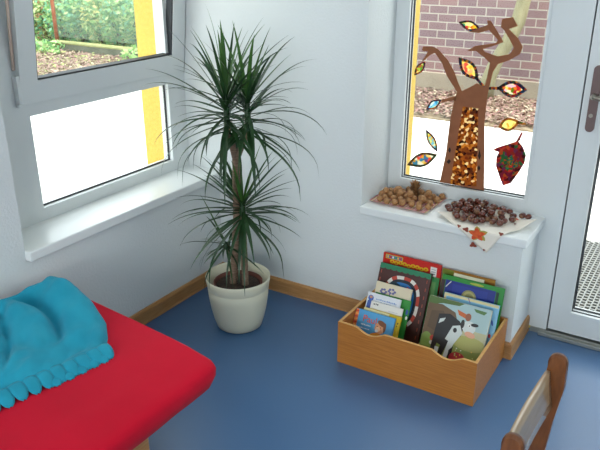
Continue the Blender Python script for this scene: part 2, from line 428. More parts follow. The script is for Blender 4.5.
row(6.22, [31, 48, 66, 84, 102, 120, 139, 158], .42, .62, 1500, [
    ([5, 3, 4, 2, 0], 'brownish shrub at the far left of the window view'), ([3, 5, 2, 0], 'straggly shrub directly behind the rusty fence post'), ([2, 3, 0, 1], 'bluish green shrub just right of the rusty post'),
    ([2, 1, 3, 0], 'teal shrub, second to the right of the rusty post'), ([3, 0, 4, 1], 'pale yellowish shrub in the middle of the window view'), ([0, 2, 3, 1], 'fresh green shrub right of the pale yellowish one'), ([3, 0, 1, 2], 'light green shrub next to the yellow reveal'), ([1, 2, 0, 6], 'green shrub seen past the yellow reveal')], .045)
row(7.7, [36, 70, 106, 144], .7, 1.05, 2200, [([6, 5, 2, 1], 'tall brownish shrub at the left of the rear row'), ([6, 2, 1, 6], 'tall dark shrub in the rear row behind the fence mesh'), ([6, 1, 2, 0], 'tall dark green shrub in the middle of the rear row'), ([1, 6, 0, 2], 'tall green shrub at the right of the rear row')], .07)
for px, y, n in ((38, 5.25, 160), (53, 5.2, 130), (133, 5.3, 90)):
    c = at(px, 55, 1, y)
    q = MB(*GREENS); leaf_cloud(q, (0, 0, .08), (.28, .14, .16), n, .05, [0, 1, 3])
    o = q.build('garden_weed', normals=False); o.location = (c.x, y, -.035)
    tag(o, {38: 'leafy weed in the litter at the left pane edge', 53: 'leafy weed at the foot of the rusty post', 133: 'leafy weed by the yellow reveal'}[px], 'weed')
# slim tree in front of the brick wall
BARK = mat('smooth_grey_green_bark', '858062', .9, c2='6f6b50', nscale=8, stretch=(1, 1, .4))
tp = [at(x, y, 1, 5.38) for x, y in ((485, 97), (489, 78), (497, 60), (508, 42), (518, 22), (524, 0), (527, -40), (528, -90))]
tp[0].z = -.05
t = thing('tree', 'slim leaning tree trunk against the brick wall outside', 'tree'); t.location = tp[0]
q = M1(BARK); q.tube([p-tp[0] for p in tp], [.10, .082, .078, .078, .08, .076, .072, .065], 14); q.build('trunk', parent=t)
# grid doormat outside the door
t = thing('doormat', 'grey metal grid mat on the paving outside the door', 'doormat'); t.location = (2.1, 1.0, -.05)
q = M1(mat('mat_pit', '1c1d1d', .9)); q.box(-.62, .62, -.56, .61, 0, .006); q.build('mat_base', parent=t)
q = M1(mat('mat_grid', '6f7270', .6))
nx, ny = 46, 36
for i in range(nx+1): x = -.62+1.24*i/nx; q.box(x-.0035, x+.0035, -.56, .61, .006, .022)
for i in range(nx):
    x = -.62+1.24*i/nx
    for j in range(ny):
        y = -.56+1.17*(j+(i % 2)*.5)/ny; q.box(x+.0035, x+1.24/nx-.0035, y-.006, y+.006, .006, .02)
q.build('mat_mesh', parent=t)

# ================================================================ PAPER TREE ON THE GARDEN WINDOW
PY = GY-.0012
def W(pts): return [at(x, y, 1, PY) for x, y in pts]
PAPER = mat('brown_card', 'a06846', .8, c2='986242', nscale=30, translucent=.25)
tree = thing('paper_tree', 'brown cut paper tree glued on the garden window', 'window picture'); tree.location = at(462, 190, 1, PY)
def stick(q, pts, th=.0009): q.prism(W(pts), (0, -th, 0))
trunk = [(439.8, 182.2), (446, 153.3), (449.8, 122.2), (454.5, 98.9), (457, 92), (447, 76), (442, 63), (435, 53), (430, 55), (425, 60), (421.5, 62), (428, 51.5), (423.5, 51), (422, 50), (423, 46.5), (432, 46.4), (438, 49), (448, 60), (455, 73), (458, 82), (462, 91),
         (477, 83), (484.4, 87), (487, 78), (490, 63), (484, 57), (476, 51), (467, 51), (475, 46), (496, 43), (498, 40), (489, 30), (479, 33), (468, 32), (488, 25), (487, 20), (491, 21), (498, 32), (503.6, 42), (496, 45), (483, 49), (485, 52), (498, 56.4), (510, 54), (514, 48), (510, 40), (504, 30), (501, 27), (502, 19), (513, 17), (518, 26), (509, 29), (518, 38), (523, 47), (520, 54), (510, 60), (498, 64), (493, 72), (489, 88), (487.5, 96),
         (484.5, 122), (484.6, 153.3), (484, 191)]
panelo = [(463, 106.5), (478.5, 108.5), (476.5, 186.5), (450, 184)]
# outline with a hole: split in a left and a right half around the tissue panel
q = M1(PAPER)
split_top = (470, 87)
li = trunk.index((462, 91))
left = trunk[:li+1]+[(470, 87.2), (470.5, 107.4), panelo[0], panelo[3], (449, 183.8)]
right = [(470, 87.2)]+trunk[li+1:]+[(476, 189.2), panelo[2], panelo[1], (470.5, 107.4)]
stick(q, left); stick(q, right); stick(q, [(449, 183.8), panelo[3], panelo[2], (476, 189.2)])
stick(q, [(456, 96), (449, 97.5), (441, 100.5), (442, 102.5), (450, 101), (456, 100.5)])
o = q.build('paper_trunk'); o.parent = tree; o.matrix_parent_inverse = Matrix.Translation(-tree.location)
AMBER = tissue_mat('amber_tissue', ['b07024', 'd0983c', '8a4a18', '4a240e', 'b87828', 'f0dcb0', '7a4418', 'a06420'], 85, .7, .12)
q = M1(AMBER); stick(q, panelo, .0004); o = q.build('tissue_panel'); o.parent = tree; o.matrix_parent_inverse = Matrix.Translation(-tree.location)
q = M1(mat('dark_card', '2a1a16', .8))
for c in (((448, 150), (450, 147), (451, 150), (450, 153)), ((446.5, 162), (449, 159), (451, 161), (449, 164)), ((478, 156), (479.5, 149), (481, 156), (479.5, 160)), ((477.5, 168), (479, 165), (480.5, 168), (479, 171))):
    q = M1(MATS['dark_card']); q.prism([p+Vector((0, -.0009, 0)) for p in W(c)], (0, -.0004, 0))
    o = q.build('paper_speck'); o.parent = tree; o.matrix_parent_inverse = Matrix.Translation(-tree.location)
def paper_leaf(tip, tail, width, label, cols, edge, stem=None, scale=70, border=.64, mid=.5, grp='tissue paper leaves on the garden window'):
    a, b = Vector((*tip,)), Vector((*tail,)); d = b-a; n = Vector((-d.y, d.x)).normalized()
    def outline(k, ins):
        pts = []
        for s in (1, -1):
            for i in range(9):
                u = i/8 if s == 1 else 1-i/8
                if s == -1 and i in (0, 8): continue
                uu = .5+(u-.5)*ins
                wv = math.sin(PI*u**(math.log(.5)/math.log(mid)))*width/2*k
                p = a+d*uu+n*s*wv; pts.append((p.x, p.y))
        return pts
    o_, i_ = outline(1, 1), outline(border, border+.04)
    t = thing('paper_leaf', label, 'window picture', grp); t.location = at((tip[0]+tail[0])/2, (tip[1]+tail[1])/2, 1, PY)
    inv = Matrix.Translation(-t.location)
    q = M1(edge)
    q.ring(W(o_), W(i_), (0, -.0008, 0))
    if stem: stick(q, stem, .0008)
    o = q.build('leaf_border'); o.parent = t; o.matrix_parent_inverse = inv
    q = M1(tissue_mat('tissue_'+label[:20].replace(' ', '_'), cols, scale)); stick(q, i_, .0004); o = q.build('tissue_center'); o.parent = t; o.matrix_parent_inverse = inv
BK = tissue_mat('mosaic_border', ['30191a', '9a2a2c', '241e48', 'a84a22', '3a5428', '5a2448', 'c88028', '242020', '2a4a6a'], 110, .5)
BR = tissue_mat('brown_green_border', ['6b4a24', '4a5a2a', '7a5a2a', '5a3a20', '3c5a38'], 80, .45)
OR = tissue_mat('orange_border', ['b8721e', 'a85f1a', '6f7a2a', 'c98a2c'], 60, .5)
RAIN = ['f4f0c0', 'f0d040', 'e86070', '50b8a0', 'f8f4e0', 'e89040', '70c860', 'f0e890']
paper_leaf((458.5, 22), (481, 29.5), 10, 'small rainbow paper leaf at the top left branch tip', RAIN, BK, [(479, 28), (490, 24), (490, 26.5), (480, 31)], 90)
paper_leaf((414.3, 75.5), (425.5, 61), 8, 'green and red paper leaf hanging at the far left branch tip', ['c8e070', 'f0f0b0', '88c060', 'f4e8a0', 'd87850'], BK, None, 90)
paper_leaf((458.5, 57.5), (478.5, 80), 15, 'large pointed paper leaf with pink dots beside the trunk top', ['f4e890', 'f0c8a0', 'f6f0c0', 'e88070', 'f2d860', 'e8e0a0'], BK, [(477, 77), (487.5, 89), (485.5, 90.5), (476, 80)], 75)
paper_leaf((527.5, 90), (497, 88), 17, 'wide colourful paper leaf right of the trunk', ['f0d0d8', 'f4ecd0', 'e8a040', 'd84850', 'f0e890', '90a838'], BK, [(499, 86.8), (487, 87), (487, 89.5), (499, 89.8)], 85)
paper_leaf((426, 109.5), (441.5, 99.5), 8.5, 'small blue tinted paper leaf left of the trunk', ['a0d8f0', 'e8f4f0', 'c8e8d0', 'f0f0d0', '70b8d8'], BK, None, 90)
paper_leaf((426, 129.5), (437.5, 152), 8, 'narrow upright paper leaf low left of the trunk', ['90d0e0', 'f0f0a0', 'e8e8d8', 'f0d060'], BK, None, 80)
paper_leaf((407, 165), (437.5, 154.5), 14, 'wide paper leaf in the lower left pane corner', ['f0e0a0', 'e87860', '9070b0', 'f4f0e0', '60a8c0', 'e8c050'], BR, None, 75, .7)
paper_leaf((498.5, 127), (520, 121.5), 13.5, 'pale yellow paper leaf with orange border right of the trunk', ['f6f090', 'f8d890', 'f0c060', 'f8f4b0'], OR, [(518, 121), (526, 123), (526, 125), (517, 124)], 50, .66, .45)
t = thing('paper_leaf', 'big dark red mosaic paper leaf in the lower right of the pane', 'window picture', 'tissue paper leaves on the garden window')
t.location = at(510, 162, 1, PY)
q = M1(tissue_mat('dark_red_mosaic', ['a02a2c', '5a1a1c', 'c05038', '7a3a60', '3a7a44', '98382a', '8a2444', 'b8602c'], 75, .65, .08))
stick(q, [(521.5, 132), (523, 132.5), (520, 140), (518.5, 141.5), (523, 147), (526, 155), (524.5, 163), (519, 172), (511, 183), (503, 185.5), (500, 178), (496, 166), (496.5, 157), (499, 152), (493, 150), (497, 147.5), (507, 144.5), (516, 141.5)])
o = q.build('leaf_mosaic'); o.parent = t; o.matrix_parent_inverse = Matrix.Translation(-t.location)
q = M1(tissue_mat('bright_scraps', ['40c8a0', 'f0e060', '60d870', 'f0a040'], 150, .8, .05))
for c in (((508, 158), (512, 155), (514, 160), (511, 166), (507, 163)), ((513, 164), (517, 160), (518, 166), (514, 169)), ((505, 166), (508, 164), (509, 168), (506, 170))):
    q.prism([p+Vector((0, -.0009, 0)) for p in W(c)], (0, -.0003, 0))
o = q.build('tissue_center'); o.parent = t; o.matrix_parent_inverse = Matrix.Translation(-t.location)

# ================================================================ NUTS ON THE SILL
ZS = .558
STR = stripe_mat('striped_paper', ['c9868a', 'd9a9a0', 'b86a78', 'c9c08a', 'b5707a', 'd2b5a5'], 26, 'X')
q = M1(STR)
cs = [Vector((.822, .055, ZS)), Vector((1.105, .035, ZS)), Vector((1.118, .273, ZS)), Vector((.826, .272, ZS))]
def nap(u, v):
    p = (cs[0]*(1-u)+cs[1]*u)*(1-v)+(cs[3]*(1-u)+cs[2]*u)*v
    e = min(u, 1-u, v, 1-v); p.z = ZS+.0012+max(0, .12-e)*.06
    return p
V = q.grid(nap, 16, 14)
o = thick(q.build('paper_napkin'), .0005); shift(o, (.965, .16, ZS)); tag(o, 'striped pink paper napkin under the walnuts on the sill', 'napkin')

WALNUT = mat('walnut_shell', 'b98a58', .6, c2='946840', nscale=180, bump=.9, bscale=220)
def nut_mesh(name, r, sx, sz, seam, mats):
    b = bmesh.new(); bmesh.ops.create_icosphere(b, subdivisions=3, radius=1)
    for v in b.verts:
        p = v.co.copy(); k = 1
        if seam:
            k += .05*noise.noise(p*4)+.03*noise.noise(p*9); k += .07*max(0, 1-abs(p.y)*7); k += .06*max(0, p.x-.8)
        else:
            k += .10*max(0, p.x-.6)
        v.co = Vector((p.x*sx*r*k, p.y*r*k, p.z*sz*r*k))
    for f in b.faces:
        f.smooth = True
        if not seam and f.calc_center_median().x < -.62*r*sx: f.material_index = 1
    me = bpy.data.meshes.new(name); b.to_mesh(me); b.free()
    for m in mats: me.materials.append(m)
    return me
wm = nut_mesh('walnut', .0155, 1.06, 1.0, True, [WALNUT])
def nut(name, me, loc, rot, label, cat, grp, sc=1):
    o = bpy.data.objects.new(name, me); COL.objects.link(o); o.location = loc; o.rotation_euler = rot; o.scale = (sc,)*3
    return tag(o, label, cat, grp)
spots = []
tuft = Vector((.985, .205))
r_, sp = .0165, .0355
rw = random.Random(12)
flat = []
for k in range(9000):
    x, y = rw.uniform(.845, 1.102), rw.uniform(.064, .262)
    if (Vector((x, y))-tuft).length < .037 or (x > 1.075 and y < .085) or (x < .86 and y > .215): continue
    if all((x-a)**2+(y-b)**2 > .0325**2 for a, b in flat): flat.append((x, y))
spots = [(x, y, ZS+.0025+.0158) for x, y in flat]
keep = []
for k in range(2000):
    x, y = rw.uniform(.87, 1.075), rw.uniform(.10, .235)
    if (Vector((x, y))-tuft).length < .05: continue
    if len(keep) < 6 and all((x-a)**2+(y-b)**2 > .042**2 for a, b in keep): keep.append((x, y))
spots += [(x, y, ZS+.0025+.0158+.025) for x, y in keep]
for p in spots:
    nut('walnut', wm, p, (random.uniform(0, 6.3), random.uniform(0, 6.3), random.uniform(0, 6.3)), 'brown walnut in the heap on the striped pink napkin', 'walnut', 'walnuts on the striped napkin', random.uniform(.84, 1.03))
# dried cone rosette among the walnuts
SEED = mat('dried_husk', '8a6038', .85, c2='a67a4a', nscale=60)
t = thing('dried_seed_head', 'spiky dried seed head standing among the walnuts', 'dried plant'); t.location = (.985, .205, ZS+.003)
q = M1(SEED); q.lathe([(0, 0), (.009, .004), (.011, .02), (.008, .042), (0, .05)], n=12); q.build('core', parent=t)
q = M1(SEED)
for k in range(150):
    h = k/150; a = k*2.4; el = -.05+h*1.15+random.uniform(-.3, .3)
    c = Vector((.009*math.cos(a)*(1-h*.5), .009*math.sin(a)*(1-h*.5), +.012+.048*h))
    d = Vector((math.cos(a)*math.cos(el), math.sin(a)*math.cos(el), math.sin(el)))
    w = Vector((-math.sin(a), math.cos(a), 0)); l = random.uniform(.018, .030) if h < .35 else random.uniform(.024, .040)
    if c.z+d.z*l < .002: d.z = 0
    q.poly([c-w*.003, c+d*l*.55-w*.0045+Vector((0, 0, .001)), c+d*l, c+d*l*.55+w*.0045, c+w*.003])
q.build('husk_scales', parent=t, normals=False)

# printed napkin with chestnuts
NAPC = mat('cream_paper', 'e8e0d2', .8)
Lc, Rc, Bc, Fc = Vector((1.150, .055)), Vector((1.553, .135)), Vector((1.330, .274)), Vector((1.402, -.108))
def cloth(u, v):
    a = (Lc*(1-u)+Fc*u)*(1-v)+(Bc*(1-u)+Rc*u)*v
    x, y = a; z = ZS+.0016
    if y < -.0175:
        z -= (-.0175-y); y = -.0185-.0015*abs(math.sin(x*30))
    e = min(u, v, 1-u, 1-v)
    if y > -.01: z += max(0, .16-e)*.05*min(1, (y+.01)/.03)+.004*max(0, math.sin(x*45+y*20))*max(0, .3-e)
    dr = (Vector((u, v))-Vector((1, 1))).length
    if dr < .3 and y > 0: z += (.3-dr)*.10
    dl = (Vector((u, v))).length
    if dl < .3: z += (.3-dl)*.03
    return Vector((x, y, z))
q = M1(NAPC); q.grid(cloth, 40, 40)
nk = thick(q.build('paper_napkin'), .0005); shift(nk, (1.35, .1, ZS)); tag(nk, 'cream napkin with printed autumn leaves under the chestnuts', 'napkin')
ORL = mat('printed_orange', 'd8602a', .8, c2='c03a22', nscale=60); BRL = mat('printed_brown', '8a3f2c', .8); YGL = mat('printed_olive', 'a89a4a', .8)
def print_leaf(q, c, r, rot, m, vert=False, lobes=5):
    q.use(m); pts = []
    for k in range(lobes*4):
        a = 2*PI*k/(lobes*4); rr = r*(.76+.24*math.cos(lobes*a)) if lobes > 1 else r*(.35+.65*abs(math.cos(a/1)))
        pts.append((rr*math.cos(a+rot), rr*math.sin(a+rot)*(.8 if lobes > 1 else .6)))
    P_ = []
    for a, b in pts:
        if vert: P_.append(Vector((c[0]+a, -.0215, c[2]+b)))
        else: P_.append(Vector((c[0]+a, c[1]+b, c[2])))
    q.poly(P_)
q = MB(ORL, BRL, YGL)
def hang(px, py): return at(px, py, 1, -.0215)
print_leaf(q, hang(478, 234), .044, .5, YGL, True); q2_ = hang(477, 236.5)
for P_, r, m in ((hang(477, 234.5), .038, ORL),):
    pts = []
    for k in range(20):
        a = 2*PI*k/20; rr = r*(.76+.24*math.cos(5*a)); pts.append(Vector((P_.x+rr*math.cos(a+.4), -.0219, P_.z+rr*math.sin(a+.4)*.8)))
    q.use(m).poly(pts)
for px, py, r in ((473, 245, .018), (466, 229.5, .016), (484, 250, .007), (501, 234, .012), (459, 226, .010)):
    print_leaf(q, hang(px, py), r, px, BRL, True, 3)
o = q.build('printed_leaves', normals=False); o.parent = nk; o.matrix_parent_inverse = Matrix.Translation(-nk.location)
q = MB(ORL, BRL)
def top_leaf(x, y, r, m, lobes=5):
    # drape a small printed leaf over the napkin's own surface
    best = min(((cloth(i/60, j/60), i, j) for i in range(61) for j in range(61)), key=lambda k: (k[0].x-x)**2+(k[0].y-y)**2)[0]
    print_leaf(q, (x, y, best.z+.0016), r, x*40, m, False, lobes)
top_leaf(1.345, .252, .028, ORL); top_leaf(1.455, .180, .026, ORL); top_leaf(1.18, .11, .012, BRL, 3); top_leaf(1.205, .17, .013, BRL, 3); top_leaf(1.47, .13, .010, BRL, 3); top_leaf(1.42, .10, .008, BRL, 3)
o = q.build('printed_leaves', normals=False); o.parent = nk; o.matrix_parent_inverse = Matrix.Translation(-nk.location)

CHEST = mat('chestnut_skin', '4a1e14', .2, c2='662a14', nscale=70, coat=.4)
HILUM = mat('chestnut_scar', '7a563c', .7)
cm = nut_mesh('chestnut', .0155, 1.0, .84, False, [CHEST, HILUM])
cs_, sp = [], .0328
rc = random.Random(5)
flat = []
for k in range(14000):
    x, y = rc.uniform(1.16, 1.46), rc.uniform(.035, .265)
    if Vector(((x-1.312)/.150, (y-.150)/.112)).length > 1: continue
    if all((x-a)**2+(y-b)**2 > .0300**2 for a, b in flat): flat.append((x, y))
cs_ = [(x, y, ZS+.0032+.0135) for x, y in flat]
second = []
for k in range(3000):
    x, y = rc.uniform(1.2, 1.42), rc.uniform(.075, .235)
    if Vector(((x-1.31)/.105, (y-.155)/.075)).length < 1 and len(second) < 20 and all((x-a)**2+(y-b)**2 > .034**2 for a, b in second): second.append((x, y))
cs_ += [(x, y, ZS+.0032+.0135+.021) for x, y in second]
cs_ += [(1.478, .200, ZS+.0195), (1.508, .178, ZS+.028)]
for k, p in enumerate(cs_):
    lab = 'shiny dark brown chestnut in the heap on the leaf-printed napkin' if k < len(cs_)-2 else 'lone chestnut near the right corner of the leaf-printed napkin'
    nut('chestnut', cm, p, (random.uniform(-.4, .4), random.uniform(-.4, .4), random.uniform(0, 6.3)), lab, 'chestnut', 'chestnuts in the heap' if k < len(cs_)-2 else 'chestnuts lying apart at the right napkin corner', random.uniform(.93, 1.0))

# ================================================================ POTTED PLANT
PX, PYY = .385, -.375
plant = thing('potted_plant', 'tall spiky green dragon plant in a cream pot in the corner', 'plant'); plant.location = (PX, PYY, 0)
POT = mat('cream_pot', 'dcd9c0', .35)
q = M1(POT); q.lathe([(0, .004), (.085, .004), (.092, 0), (.104, .008), (.117, .05), (.128, .10), (.1365, .16), (.140, .200), (.1385, .203), (.1405, .206), (.1455, .235), (.1475, .252), (.146, .2555), (.143, .253), (.1395, .235), (.134, .19), (.10, .18), (0, .18)], n=64)
q.build('pot', parent=plant)
q = M1(mat('terracotta_rim', '6a3a2c', .7)); q.lathe([(.108, .185), (.112, .224), (.109, .226), (.104, .222), (.100, .186)], n=48); q.build('inner_pot', parent=plant)
SOIL = mat('potting_soil', '2c211b', 1, c2='4a3a2e', nscale=90, bump=1, bscale=160)
q = M1(SOIL)
def soil(u, v):
    r = .1005*u; a = v*2*PI; z = .214+.004*noise.noise(Vector((r*60*math.cos(a), r*60*math.sin(a), 3))) - (0.006 if u > .96 else 0)
    return Vector((r*math.cos(a), r*math.sin(a), z))
q.grid(soil, 14, 40); q.build('soil', parent=plant)
STEM = mat('ringed_stem', '8a7460', .85, c2='6a5444', nscale=40, stretch=(1, 1, 5), bump=.6, bscale=90)
def plane_pt(px, py):
    """a point of the plant in the upright plane through the pot that faces the viewer"""
    n = Vector((_f.x, _f.y, 0)).normalized(); d = _r*((px-300)/FPX) - _u*((py-225)/FPX) + _f
    t = (Vector((PX, PYY, 0))-CAM).dot(n)/d.dot(n)
    return CAM+d*t
O = Vector((PX, PYY, 0))
def stem(pts, r0, r1, name='stem'):
    q = M1(STEM); P_ = []; R_ = []
    for a, b in zip(pts, pts[1:]):
        for k in range(12):
            P_.append(a.lerp(b, k/12))
    P_.append(pts[-1]); n = len(P_)
    R_ = [(r0+(r1-r0)*i/n)*(1+.05*(i % 2)) for i in range(n)]
    q.tube(P_, R_, 12); return q.build(name, parent=plant)
a0 = plane_pt(233, 281)-O; a0.z = .20; a1 = plane_pt(237, 215)-O; a2 = plane_pt(236, 158)-O
h1 = plane_pt(227, 128)-O; h2 = plane_pt(248, 132)-O
tow = Vector((_f.x, _f.y, 0)).normalized()
s1 = stem([a0, a1, a2], .017, .0165); br1 = stem([a2-Vector((0, 0, .01)), a2.lerp(h1, .5)+Vector((0, 0, .0)), h1], .0145, .013, 'branch'); br2 = stem([a2-Vector((0, 0, .01)), a2.lerp(h2, .5), h2], .0145, .013, 'branch')
b0 = plane_pt(245.5, 281)-O-tow*.015; b0.z = .20; b1 = plane_pt(243, 214)-O-tow*.02
s2 = stem([b0, b0.lerp(b1, .5), b1], .0155, .014)
LEAFM = mat('dragon_leaf', '2c4f28', .36, c2='213d22', nscale=8, translucent=.18)
LEAFL = mat('dragon_leaf_young', '47702f', .36, c2='365a2a', nscale=8, translucent=.22)
Wc, Hc = Vector((.014-PX, 0, 0)), -.014-PYY
def add_leaf(q, base, az, el, L, wd, droop, kink=0, m=None):
    q.use(m); n = 12; p = base.copy(); e = el; rows = []
    side = Vector((-math.sin(az), math.cos(az), 0)); st = L/n
    for i in range(n+1):
        u = i/n; d = Vector((math.cos(az)*math.cos(e), math.sin(az)*math.cos(e), math.sin(e)))
        w = wd*(.6+.4*min(1, u*5))*(1-u**1.9)**.85 if u < 1 else .0006
        w = max(w, .0006); upv = side.cross(d)*-1
        rows.append((p+side*w/2+upv*w*.16, p.copy(), p-side*w/2+upv*w*.16))
        p = p+d*st; e -= droop*(u**1.3)*st/L*2.3
        e = max(e, -1.45)
    vs = []
    for r in rows:
        out = []
        for c in r:
            c = c.copy(); g = c+O
            lo = .016 if not (.60 < g.z) else (-.15 if -1.1 < g.y < -.02 else .016)
            if .5 < g.z < .605: lo = .045
            if g.x < lo: c.x = lo-O.x
            if g.y > -.02: c.y = -.02-O.y
            out.append(q.b.verts.new(c))
        vs.append(out)
    for a, b in zip(vs, vs[1:]):
        for k in (0, 1): q.f([a[k], a[k+1], b[k+1], b[k]], True)
def crown(head, n, Lr, e_top, e_bot, spread, wd, seed, parent, pw=1.5, Ltop=1.0, dmul=1.0):
    rnd = random.Random(seed); q = MB(LEAFM, LEAFL)
    q.tube([head+Vector((0, 0, spread*(u-.45))) for u in (0, .2, .6, .9, 1.15)], [.012, .0145, .0135, .010, .004], 10)
    for k in range(n):
        t = k/(n-1)                      # 0 lowest and oldest, 1 topmost
        az = k*2.39996+rnd.uniform(-.5, .5)
        el = math.radians(e_bot+(e_top-e_bot)*t**pw+rnd.uniform(-13, 13))
        L = rnd.uniform(*Lr)*(1+(Ltop-1)*t**4)
        dr = (1.15*(1-t)+.16)*rnd.uniform(.45, 1.45)*dmul
        b = head+Vector((0, 0, spread*(t-.35)))+Vector((math.cos(az), math.sin(az), 0))*.009
        add_leaf(q, b, az, min(el, 1.5), L, wd*rnd.uniform(.75, 1.15), dr, 0, LEAFL if t > .86 else LEAFM)
    return q.build('leaf_crown', parent=parent, normals=False)
crown(h1+Vector((0, 0, .045)), 62, (.25, .40), 82, -24, .17, .0215, 3, br1, 1.25, 1.0, 1.45)
crown(h2+Vector((0, 0, .05)), 58, (.24, .40), 74, -24, .16, .021, 11, br2, 1.35, .82, 1.5)
crown(b1+Vector((0, 0, .01)), 70, (.22, .36), 74, -34, .10, .019, 5, s2, 1.4, .85, 1.3)
hs = plane_pt(226, 246)-O
s3 = stem([plane_pt(234, 262)-O, hs], .008, .007, 'side_shoot')
crown(hs, 18, (.14, .24), 60, -45, .03, .015, 9, s3)

# ================================================================ BOOK CRATE
CX0, CX1, CY0, CY1, CH, TH = .928, 1.522, -.414, -.0165, .195, .012
crate = thing('book_crate', 'honey coloured wooden crate of picture books on the floor', 'crate'); crate.location = (1.225, -.215, 0)
ic = Matrix.Translation(-crate.location)
def crate_part(q, name):
    o = q.build(name); o.parent = crate; o.matrix_parent_inverse = ic; return o
def notched(y, d, name):
    pts = [(CX0, 0.001), (CX1, 0.001), (CX1, CH)]
    for c in (1.402, 1.074):
        for k in range(13):
            u = k/12; x = c+.064-.128*u; s = .5-.5*math.cos(2*PI*u); pts.append((x, CH-.024*s**.55))
    pts.append((CX0, CH))
    q = MB(CRATE, CRATEIN)
    q.prism([Vector((x, y, z)) for x, z in pts], (0, d, 0))
    for f in q.b.faces:
        c = f.calc_center_median(); f.normal_update()
        if c.z > .16 and abs(f.normal.y) < .5 and abs(f.normal.x) < .9: f.material_index = 1
    return crate_part(q, name)
notched(CY0, TH, 'front_panel')
q = MB(CRATE, CRATEIN); q.box(CX0, CX1, CY1-TH, CY1, .001, CH); crate_part(q, 'back_panel')
for x in (CX0, CX1-TH):
    q = MB(CRATE, CRATEIN); q.box(x, x+TH, CY0+TH, CY1-TH, .001, CH)
    for f in q.b.faces:
        f.normal_update()
        if abs(f.normal.z) > .9: f.material_index = 1
    crate_part(q, 'side_panel')
q = M1(CRATE); q.box(CX0+TH, CX1-TH, CY0+TH, CY1-TH, .004, .014); crate_part(q, 'bottom_panel')

# ---- picture books
PAGES = mat('book_pages', 'e6e0d2', .8)
_pc = {}
def ink(c, rough=.35):
    k = (c, rough)
    if k not in _pc: _pc[k] = mat('print_'+c, c, rough)
    return _pc[k]
def ellipse(cx, cy, rx, ry, n=18, rot=0):
    return [(cx+rx*math.cos(a)*math.cos(rot)-ry*math.sin(a)*math.sin(rot), cy+rx*math.cos(a)*math.sin(rot)+ry*math.sin(a)*math.cos(rot)) for a in [2*PI*k/n for k in range(n)]]
def rect(x0, x1, y0, y1): return [(x0, y0), (x1, y0), (x1, y1), (x0, y1)]
def book(xl, xr, yt, zt, lean, th, cover, label, art=(), back=None, tilt=0, texts=()):
    """art: (colour, outline) on the cover with u along the width and v from the top edge down, both in metres"""
    lean = math.radians(lean); h = (zt-.016)/math.cos(lean); w = xr-xl
    t = thing('picture_book', label, 'book', 'picture books in the crate')
    t.location = (xl, yt-(zt-.016)*math.tan(lean), .016)
    t.rotation_euler = (-lean, 0, 0)
    zo = th*math.sin(lean)               # lift so that the low rear corner clears the crate's bottom
    C_ = ink(cover); c = min(.0018, th*.25)
    q = M1(C_); q.box(0, w, 0, c, zo, h); q.box(0, w, th-c, th, zo, h); q.box(0, c, c, th-c, zo, h); cov = q.build('cover', parent=t)
    q = M1(PAGES); q.box(c+.0003, w-.004, c+.0002, th-c-.0002, zo+.004, h-.004); q.build('page_block', parent=cov)
    if art:
        q = MB(); lay = 0
        for col, pts in art:
            lay += 1; pts = [(min(max(u, .0006), w-.0006), min(max(v, .0006), h-zo-.001)) for u, v in pts]
            q.use(ink(col)); q.poly([Vector((u, -.00012*(1+lay*.55), h-v)) for u, v in pts])
        q.build('cover_picture', parent=cov, normals=False)
    for s, size, u, v, col in texts:
        cu = bpy.data.curves.new('txt', 'FONT'); cu.body = s; cu.size = size; cu.extrude = .0001; cu.fill_mode = 'BOTH'
        tmp = bpy.data.objects.new('txt', cu); COL.objects.link(tmp)
        bpy.context.view_layer.update()
        me = bpy.data.meshes.new_from_object(tmp.evaluated_get(bpy.context.evaluated_depsgraph_get()))
        bpy.data.objects.remove(tmp); bpy.data.curves.remove(cu)
        me.transform(Matrix.Translation((u, -.0035, h-v)) @ Matrix.Rotation(PI/2, 4, 'X'))
        me.materials.clear(); me.materials.append(ink(col))
        o = bpy.data.objects.new('title_lettering', me); COL.objects.link(o); o.parent = cov
    return t
def scribble(u0, u1, v, hgt, n, rnd):
    """a printed line too small to read in the photo, as a row of short strokes"""
    out = []; u = u0
    while u < u1:
        wl = rnd.uniform(.5, 1.0)*hgt; out.append(rect(u, min(u+wl, u1), v-hgt*rnd.uniform(.6, 1), v)); u += wl+hgt*.35
    return out
R_ = random.Random(4)
# left column, from the wall forwards
art = [('d9b21e', ellipse(.045+.02*k, .034+.003*math.sin(k*2), .011, .009)) for k in range(9)]
art += [('d43a22', ellipse(.045+.02*k, .034+.003*math.sin(k*2), .004, .004)) for k in range(9)]
art += [('e0b62a', rect(.012, .095, .004, .024)), ('3a62a8', rect(.016, .091, .007, .021))]
art += [(('e8c43a', 'c8402a', 'e8e4d8', '58a060')[k % 4], rect(.020+.012*k, .028+.012*k, .009, .019)) for k in range(6)]
art += [('e6e0d6', rect(.226, .255, .014, .15))]+[('8a8a9a', rect(.231, .250, .024+.010*k, .027+.010*k)) for k in range(3)]+[('4a78b8', rect(.231, .250, .06, .075)), ('e0d8c0', rect(.02, .21, .085, .30))]
book(.950, 1.222, -.036, .372, 8, .012, 'c8281e', 'tall red picture book with yellow lettering at the back left of the crate', art)
book(.985, 1.2235, -.0535, .318, 12, .006, '3c8a4a', 'thin green picture book squeezed between the red one and the race track one', [('6a9a5a', rect(.20, .225, .02, .2))])
